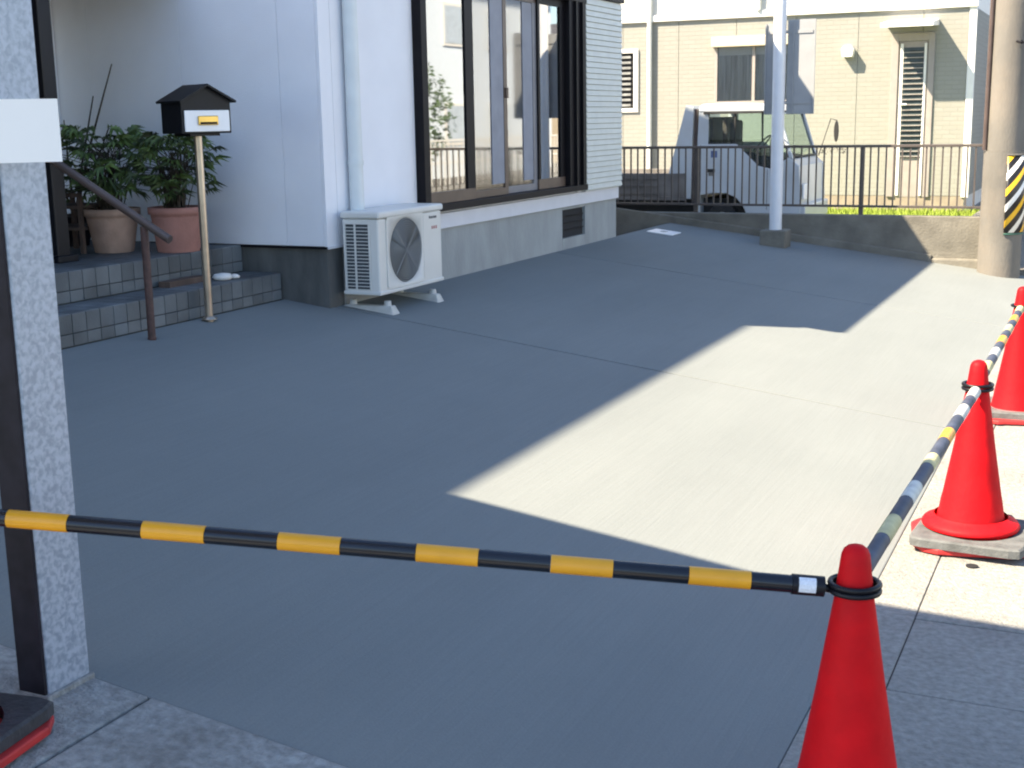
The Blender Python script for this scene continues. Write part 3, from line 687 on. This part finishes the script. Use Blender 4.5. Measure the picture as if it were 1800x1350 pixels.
# wrap-round guard, street side
v = []; f = []; n = 30; uvs = []
for i in range(n+1):
    a = R(-78+215*i/n); 
    for z, r_ in ((.47, .206), (1.20, .201)):
        v.append((r_*math.cos(a), r_*math.sin(a), z)); uvs.append((r_*R(-78+215*i/n), z))
for i in range(n): f.append((2*i, 2*i+2, 2*i+3, 2*i+1))
b = MB(); b.add(v, f, True); g_ = b.build('striped_guard', M_stripe, t, local=True)
ul = g_.data.uv_layers.new(name='UVMap')
for lp in g_.data.loops: ul.data[lp.index].uv = uvs[lp.vertex_index]
g_.modifiers.new('thickness', 'SOLIDIFY').thickness = -.006
for z, mt in ((.455, M_green), (1.205, M_util)):
    MB().tube([(-1.045+.205*math.cos(R(-78+215*i/24)), 13.6+.205*math.sin(R(-78+215*i/24)), z) for i in range(25)], .009, 6).build('guard_edge', mt, t)
MB().tube([(-1.225, 13.52, 1.25), (-1.215, 13.52, 6)], .022, 10).build('conduit', M_rail, t)
for z in (2.25, 3.0): MB().tube([(-.98, 13.43, z), (-.93, 13.30, z-.02)], .011, 8).build('step_bolt', M_alu, t)
MB().tube([(-.94, 13.40, 2.26), (-.72, 13.34, 2.02), (-.4, 13.3, 1.85)], .008, 6).build('stay_wire', M_black, t)

# ------------------------------------------------------------------ small white truck behind the fence
TY0, TY1 = 15.6, 16.98
t = thing('small_truck', 'small white cab-over truck parked behind the fence, facing right', 'truck', (-4.2, 16.2, .05))
cab = MB()
side = [(-4.72, .66), (-4.72, 1.28), (-4.10, 1.28), (-3.76, 1.02), (-3.56, .985), (-3.30, 1.12), (-3.14, 1.02), (-3.10, .62), (-3.12, .42), (-3.92, .42), (-3.99, .54), (-4.10, .64), (-4.25, .69), (-4.45, .69)]
for y0, y1 in ((TY0, TY0+.05), (TY1-.05, TY1)): cab.prism(side, 'y', y0, y1)
cab.prism([(-4.72, .45), (-4.68, .45), (-4.68, 1.28), (-4.72, 1.28)], 'y', TY0+.05, TY1-.05)
cab.prism([(-3.17, .45), (-3.12, .45), (-3.145, 1.02), (-3.30, 1.12), (-3.33, 1.10), (-3.2, 1.0)], 'y', TY0+.05, TY1-.05)
cab = cab.build('cab_body', M_truck, t, bevel=.012)
MB().prism([(-4.70, 1.66), (-3.60, 1.655), (-3.47, 1.62), (-3.50, 1.66), (-3.62, 1.735), (-4.2, 1.765), (-4.64, 1.755), (-4.70, 1.72)], 'y', TY0-.0, TY1).build('roof', M_truck, t, bevel=.02, seg=3)
box('rain_gutter', M_trimblk, t, -4.62, TY0-.012, 1.635, -3.72, TY0+.03, 1.662)
for y0, y1 in ((TY0+.01, TY0+.055), (TY1-.055, TY1-.01)):
    MB().prism([(-4.72, 1.281), (-4.545, 1.281), (-4.545, 1.66), (-4.70, 1.66)], 'y', y0, y1).build('rear_pillar', M_truck, t)
    MB().prism([(-3.30, 1.122), (-3.24, 1.10), (-3.47, 1.655), (-3.53, 1.655)], 'y', y0, y1).build('front_pillar', M_truck, t)
    MB().prism([(-4.14, 1.281), (-4.125, 1.281), (-4.125, 1.66), (-4.15, 1.66)], 'y', y0, y1).build('window_post', M_trimblk, t)
MB().prism([(-4.545, 1.281), (-4.11, 1.281), (-3.77, 1.03), (-3.56, .99), (-3.31, 1.13), (-3.53, 1.65), (-4.545, 1.65)], 'y', TY0+.026, TY0+.030).build('side_window', M_carglass, t)
MB().prism([(-4.545, 1.281), (-4.11, 1.281), (-3.77, 1.03), (-3.56, .99), (-3.31, 1.13), (-3.53, 1.65), (-4.545, 1.65)], 'y', TY1-.030, TY1-.026).build('side_window', M_carglass, t)
MB().add([(-3.27, TY0+.06, 1.115), (-3.27, TY1-.06, 1.115), (-3.50, TY1-.06, 1.65), (-3.50, TY0+.06, 1.65)], [(0, 1, 2, 3)]).build('windscreen', M_carglass, t)
MB().box(-4.66, TY0+.10, .7, -4.30, TY1-.08, 1.20).box(-4.64, TY0+.12, 1.2, -4.52, TY0+.58, 1.60).box(-4.64, TY1-.6, 1.2, -4.52, TY1-.12, 1.60).build('seats', M_seat, t, bevel=.02)
MB().box(-4.27, TY0+.16, 1.0, -4.16, TY0+.48, 1.56).build('headrest', M_seat, t, bevel=.03)
MB().prism([(-4.1, .7), (-3.36, .7), (-3.34, 1.08), (-3.5, 1.12), (-3.8, 1.15), (-4.1, 1.22)], 'y', TY0+.07, TY1-.07).build('dashboard', M_trimblk, t)
MB().tube([(-3.86+.14*math.cos(a), TY0+.42+.17*math.sin(a)*.9, 1.25+.12*math.cos(a)) for a in [2*math.pi*i/20 for i in range(20)]], .010, 6, True).build('steering_wheel', M_trimblk, t)
MB().tube([(-4.545, TY0+.02, 1.281), (-4.11, TY0+.02, 1.281), (-3.77, TY0+.02, 1.03), (-3.56, TY0+.02, .99), (-3.31, TY0+.02, 1.13), (-3.53, TY0+.02, 1.65), (-4.545, TY0+.02, 1.65)], .014, 6, True).build('window_gasket', M_trimblk, t)
MB().tube([(-3.27, TY0+.05, 1.115), (-3.27, TY1-.05, 1.115), (-3.50, TY1-.05, 1.65), (-3.50, TY0+.05, 1.65)], .018, 6, True).build('windscreen_gasket', M_trimblk, t)
box('door_handle', M_trimblk, t, -4.56, TY0-.02, .945, -4.43, TY0-.001, .985, bevel=.005)
box('handle_recess', M_bed, t, -4.53, TY0-.006, .90, -4.45, TY0-.001, .943)
for xx in (-4.66, -3.62): box('door_gap', M_trimblk, t, xx-.004, TY0-.0015, .70 if xx < -4 else .50, xx+.004, TY0-.0005, 1.27 if xx < -4 else .98)
box('side_sticker', mat('blue_sticker', (.10, .14, .28), .5), t, -4.50, TY0-.003, 1.12, -4.40, TY0-.001, 1.20)
wh = None
for (xx, yy) in ((-4.33, TY0+.06), (-4.33, TY1-.16), (-6.3, TY0+.06), (-6.3, TY1-.16)):
    k = MB(); pts = []
    ty = MB()
    prof = [(.15, 0), (.24, .0), (.262, .015), (.262, .085), (.24, .10), (.15, .10)]
    n = 28; v = []; f = []
    for r_, dy in prof:
        for i in range(n): a = 2*math.pi*i/n; v.append((xx+r_*math.cos(a), yy+dy, .315+r_*math.sin(a)))
    for k_ in range(len(prof)-1):
        for i in range(n): j = (i+1) % n; f.append((k_*n+i, (k_+1)*n+i, (k_+1)*n+j, k_*n+j))
    o = ty.add(v, f, True).build('wheel', M_tyre, t)
    v = [(xx+.155*math.cos(2*math.pi*i/n), yy+.02, .315+.155*math.sin(2*math.pi*i/n)) for i in range(n)]
    MB().add(v+[(p[0], yy+.07, p[2]) for p in v], [tuple(range(n)), tuple(range(2*n-1, n-1, -1))]).build('rim', M_grey, o)
MB().box(-4.70, TY0+.2, .30, -3.2, TY1-.2, .62).box(-7.1, TY0+.3, .38, -4.70, TY1-.3, .60).build('chassis', M_trimblk, t)
bed = MB().box(-7.2, TY0-.02, .60, -4.86, TY1+.02, .65).box(-7.2, TY0-.02, .651, -4.86, TY0+.01, .93).box(-7.2, TY1-.01, .651, -4.86, TY1+.02, .93).box(-7.2, TY0+.011, .651, -7.17, TY1-.011, .93)
bed.build('load_bed', M_bed, t, bevel=.006)
for z in (.68, .77, .86): box('bed_rib', M_bed, t, -7.1, TY0-.034, z, -5.2, TY0-.021, z+.02)
MB().prism([(-5.16, .62), (-4.80, .62), (-4.77, 1.73), (-4.865, 1.745)], 'y', TY0+.0, TY0+.04).build('guard_side_panel', M_truck, t, bevel=.004)
MB().box(-4.87, TY0+.05, .66, -4.83, TY1, 1.74).build('cab_guard', M_truck, t, bevel=.004)
MB().box(-4.768, TY0+.03, .5, -4.73, TY0+.10, 1.70).build('guard_post', M_rail, t)
def mirror(nm, x, y, z, h_, base):
    mb_ = MB().tube([base, ((base[0]+x)/2+.03, y, z+h_*.6), (x, y, z+h_*.5)], .008, 6).build('mirror_stay', M_trimblk, t)
    p = [(x+.036*math.cos(a), z+h_*.5*math.sin(a)) for a in [2*math.pi*i/16 for i in range(16)]]
    MB().prism(p, 'y', y-.07, y-.03).build('mirror', M_trimblk, mb_, bevel=.006)
mirror('m', -3.50, TY0-.10, 1.24, .32, (-3.42, TY0+.03, 1.34))
mirror('m', -2.90, TY1-.15, 1.40, .26, (-3.17, TY1-.2, 1.10))
MB().box(-3.115, TY0+.10, .62, -3.085, TY0+.36, .80).build('headlight', M_plate, t, bevel=.01)
MB().box(-3.14, TY0+.02, .36, -3.04, TY1-.02, .56).build('bumper', M_truck, t, bevel=.02)

squash(t, -4.72, .79)
# ------------------------------------------------------------------ cream house across the lot
BY = 22.0; BX = -2.22
h2 = thing('cream_house', 'cream brick-sided two-storey house in full sun behind the truck', 'house', (-6, 25, 0))
MB().box(-16, BY+.03, -.02, BX-.03, 31, 3.20).box(-16, BY+.03, 3.20, BX-.03, 31, 6.0).build('wall_core', M_white, h2)
openings = [(-8.30, -7.80, 1.77, 2.69), (-6.31, -5.10, 1.85, 2.73), (-3.47, -2.81, .30, 2.85)]
xs = [-16]+[-11.0+i for i in range(9)]+[BX-.10]
def panel_cuts(x0, x1):
    cuts = [o for o in openings if o[0] < x1 and o[1] > x0]
    segs = []; x_ = x0
    for (a, b_, z0, z1) in sorted(cuts):
        a_, b2 = max(a, x0), min(b_, x1)
        if a_ > x_+.005: segs.append((x_, a_, .30, 3.19))
        segs.append((a_, b2, .30, z0)) if z0 > .31 else None
        segs.append((a_, b2, z1, 3.19)); x_ = b2
    if x_ < x1-.005: segs.append((x_, x1, .30, 3.19))
    return segs
for i in range(len(xs)-1):
    m_ = MB()
    for (a, b_, z0, z1) in panel_cuts(xs[i]+.004, xs[i+1]-.004): m_.box(a, BY, z0, b_, BY+.03, z1)
    m_.build('siding_panel', M_beige, h2)
box('side_siding', M_beige, h2, BX-.03, BY+.08, .30, BX, 31, 3.19)
box('plinth', mat('plinth_brown', (.26, .22, .17), .9, .15, 5), h2, -16, BY+.005, -.02, BX-.05, BY+.029, .295)
box('corner_trim', M_white, h2, BX-.095, BY-.015, .28, BX+.012, BY+.075, 6.0)
box('floor_band', M_white, h2, -16, BY-.05, 3.195, BX+.03, BY+.02, 3.30, bevel=.01)
box('upper_siding', M_upper, h2, -16, BY-.005, 3.301, BX-.10, BY+.028, 6.0)
MB().prism([(BY-.6, 6.0), (31.6, 6.0), (26.5, 7.9)], 'x', -16.5, BX+.5).build('roof', M_roof, h2)
for xx, z0 in ((-7.50, .3), (-5.62, 3.3)):
    p_ = MB().tube([(xx, BY-.06, z0), (xx, BY-.06, 6)], .04, 14).build('downpipe', M_white, h2)
# small louvred window
w1 = MB().box(-8.30, BY-.03, 1.70, -7.72, BY+.02, 1.765).box(-8.30, BY-.03, 2.70, -7.72, BY+.02, 2.76).box(-7.80, BY-.03, 1.766, -7.72, BY+.02, 2.70).build('louvre_window', M_white, h2)
box('window_recess', M_dark, w1, -8.30, BY+.024, 1.77, -7.80, BY+.029, 2.69)
for k in range(10): box('louvre_blade', M_conc, w1, -8.30, BY-.01, 1.80+k*.09, -7.86, BY+.01, 1.84+k*.09)
# main window with roller box and curtain
w2 = MB().box(-6.36, BY-.03, 1.80, -5.05, BY+.02, 1.85).box(-6.36, BY-.03, 1.851, -6.312, BY+.02, 2.73).box(-5.10, BY-.03, 1.851, -5.05, BY+.02, 2.73).box(-5.72, BY-.02, 1.851, -5.67, BY+.01, 2.73).build('window', M_tanfr, h2)
box('roller_box', M_tanbx, h2, -6.40, BY-.12, 2.735, -5.0, BY-.001, 2.90, bevel=.01)
box('window_pane', M_glassdk, w2, -6.311, BY+.0, 1.852, -5.10, BY+.004, 2.73)
v = []; f = []; n = 90
for i in range(n+1):
    xx = -6.29+1.18*i/n; yy = BY+.018+.008*math.sin(xx*46)+.004*math.sin(xx*17); v += [(xx, yy, 1.86), (xx, yy, 2.60)]
for i in range(n): f.append((2*i, 2*i+2, 2*i+3, 2*i+1))
MB().add(v, f, True).build('curtain', M_grey, w2)
box('window_recess', M_dark, w2, -6.311, BY+.0305, 1.85, -5.10, BY+.0345, 2.73)
# side door with canopy
dd = MB().box(-3.47, BY-.03, .28, -3.36, BY+.02, 2.84).box(-2.90, BY-.03, .28, -2.81, BY+.02, 2.84).box(-3.36, BY-.03, 2.72, -2.90, BY+.02, 2.84).build('side_door', M_tanfr, h2, bevel=.004)
box('door_leaf', M_tanfr, dd, -3.355, BY+.0, .28, -2.905, BY+.024, 2.715)
box('leaf_stile', M_white, dd, -3.33, BY-.02, .30, -3.285, BY-.001, 2.68)
box('leaf_stile', M_white, dd, -2.965, BY-.02, .30, -2.93, BY-.001, 2.68)
box('door_pane', M_louv, dd, -3.28, BY-.006, .9, -2.97, BY-.001, 2.62)
for k in range(21): 
    z = .92+k*.081; box('blade_edge', M_tanfr, dd, -3.28, BY-.036, z-.004, -2.97, BY-.031, z+.012); MB().hexa([(-3.28, BY-.03, z), (-2.97, BY-.03, z), (-2.97, BY-.008, z+.022), (-3.28, BY-.008, z+.022), (-3.28, BY-.03, z+.006), (-2.97, BY-.03, z+.006), (-2.97, BY-.008, z+.028), (-3.28, BY-.008, z+.028)]).build('louvre_blade', M_louv, dd)
MB().tube([(-3.305, BY-.02, 1.74), (-3.305, BY-.07, 1.74), (-3.20, BY-.07, 1.74)], .014, 8).build('door_handle', M_plate, dd)
MB().hexa([(-3.55, BY-.68, 2.90), (-2.76, BY-.68, 2.90), (-2.76, BY-.001, 2.94), (-3.55, BY-.001, 2.94), (-3.55, BY-.68, 2.97), (-2.76, BY-.68, 2.97), (-2.76, BY-.001, 3.04), (-3.55, BY-.001, 3.04)]).build('door_canopy', M_white, h2, bevel=.006)
MB().prism([(-4.22, 2.50), (-4.06, 2.50), (-4.04, 2.62), (-4.08, 2.68), (-4.20, 2.68), (-4.24, 2.62)], 'y', BY-.16, BY-.001).build('wall_vent_hood', M_white, h2, bevel=.01)
# meter box and low things by the wall

# grass strip
GV, GF = [], []
for i in range(9000):
    gx_, gy_ = random.uniform(-5.0, -1.40), random.uniform(17.6, 21.95); a = random.random()*6.28; hh = random.uniform(.03, .12)
    k = len(GV); dx, dy = .012*math.cos(a), .012*math.sin(a)
    GV += [(gx_-dx, gy_-dy, .045), (gx_+dx, gy_+dy, .045), (gx_+random.uniform(-.03, .03), gy_+random.uniform(-.03, .03), .045+hh)]; GF.append((k, k+1, k+2))
b = MB(); b.add(GV, GF); tag(b.build('grass', M_grass), 'yellow-green sunlit grass growing behind the fence at the cream house', 'grass', kind='stuff')
tag(MB().box(-5.4, 17.4, .0505, -1.38, 21.99, .056).build('lawn_soil', M_grass), kind='structure')

# pale neighbour seen past the corner of the cream house
t = thing('grey_house', 'grey house far back, glimpsed between the cream house corner and utility pole', 'house', (2, 44, 0))
box('wall', mat('grey_siding', (.30, .31, .34), .8, .05, 2), t, -3, 44, -.02, 4, 54, 6.5)
MB().prism([(-3.5, 6.5), (4.5, 6.5), (.5, 8.5)], 'y', 43.5, 54.5).build('roof', M_roof, t)
for z in (1.2, 4.2):
    wq = box('window', M_white, t, -1.2, 43.95, z, .4, 44, z+1.2); box('pane', M_glassdk, wq, -1.1, 43.94, z+.1, .3, 43.949, z+1.1)

# ------------------------------------------------------------------ street opposite: seen only as reflections in the window glass
def opp_house(label, x0, y0, x1, y1, hh, m_w, ridge='x'):
    t = thing('house_opposite', label, 'house', (x0, y0, 0), 0, 'houses on the other side of the street')
    box('wall', m_w, t, x0, y0, -.02, x1, y1, hh)
    xm, ym = (x0+x1)/2, (y0+y1)/2
    MB().prism([(y0-.5, hh), (y1+.5, hh), (ym, hh+2.2)], 'x', x0-.5, x1+.5).build('roof', M_roof, t)
    n_ = int((y1-y0)//3)
    for i in range(n_):
        for z in (.9, 3.7):
            if z+1.2 > hh: continue
            yy = y0+1.0+i*3; wq = box('window', M_white, t, x0-.04, yy, z, x0, yy+1.5, z+1.2); box('pane', M_oppw, wq, x0-.05, yy+.08, z+.08, x0-.041, yy+1.42, z+1.12)
    return t
opp_house('white gabled house opposite, seen in the reflection of the sliding window', 9.5, 21, 17, 29, 3.0, M_opp)
opp_house('pale grey house opposite, second along the street in the reflection', 9.0, 33, 17, 42, 5.8, M_opp)
opp_house('cream house opposite, farthest along the street in the reflection', 8.5, 46, 16, 56, 3.2, M_tanbx)
opp_house('white house opposite, nearest to the photographer', 9.5, 6, 17, 17, 5.8, M_opp)
t = thing('street_railing', 'white railing along the far pavement, reflected in the sliding window', 'railing', (6.6, 20, 0))
for z in (.55, 1.1): box('rail', M_white, t, 6.58, 8, z, 6.62, 55, z+.04)
b0 = None
yy = 8.0
while yy < 55:
    if b0 is None: b0 = MB().box(-.015, -.012, .0, .015, .012, 1.1).build('baluster', M_white, t, local=True); o = b0
    else: o = b0.copy(); COL.objects.link(o)
    o.location = (0, yy-20, .02); yy += .24
def shrub(label, x, y, r, hh):
    t = thing('shrub', label, 'shrub', (x, y, 0), 0, 'shrubs on the other side of the street')
    MB().tube([(0, 0, -.02), (0, 0, hh*.6)], [.06, .03], 8).build('trunk', M_stem, t, local=True)
    b = MB()
    for i in range(900):
        p = Vector((random.gauss(0, 1), random.gauss(0, 1), random.gauss(0, 1))).normalized()*random.uniform(.6, 1); c = Vector((p.x*r, p.y*r, hh*.55+p.z*hh*.45))
        u_ = Vector((random.gauss(0, 1), random.gauss(0, 1), random.gauss(0, 1))).normalized(); w__ = u_.orthogonal().normalized()
        b.add([c-u_*.09, c+w__*.05, c+u_*.09, c-w__*.05], [(0, 1, 2, 3)])
    b.build('foliage', M_shrub, t, local=True)
shrub('round green shrub before the gabled house opposite', 8.0, 25.5, .9, 2.2)
shrub('taller dark shrub between two houses opposite', 8.3, 31.0, 1.1, 3.2)

# carport roof over the near side (outside the picture), carried by the steel post
t = thing('carport_roof', 'flat carport roof above the camera side, carried by the galvanised post', 'carport roof', (-3, 1, 3.0))
MB().hexa([(-7.5, .1, 3.0), (-1.2, .1, 3.0), (-1.2, 2.27, 3.0), (-7.5, 2.90, 3.0), (-7.5, .1, 3.10), (-1.2, .1, 3.10), (-1.2, 2.27, 3.10), (-7.5, 2.90, 3.10)]).build('roof_sheet', M_soff, t)
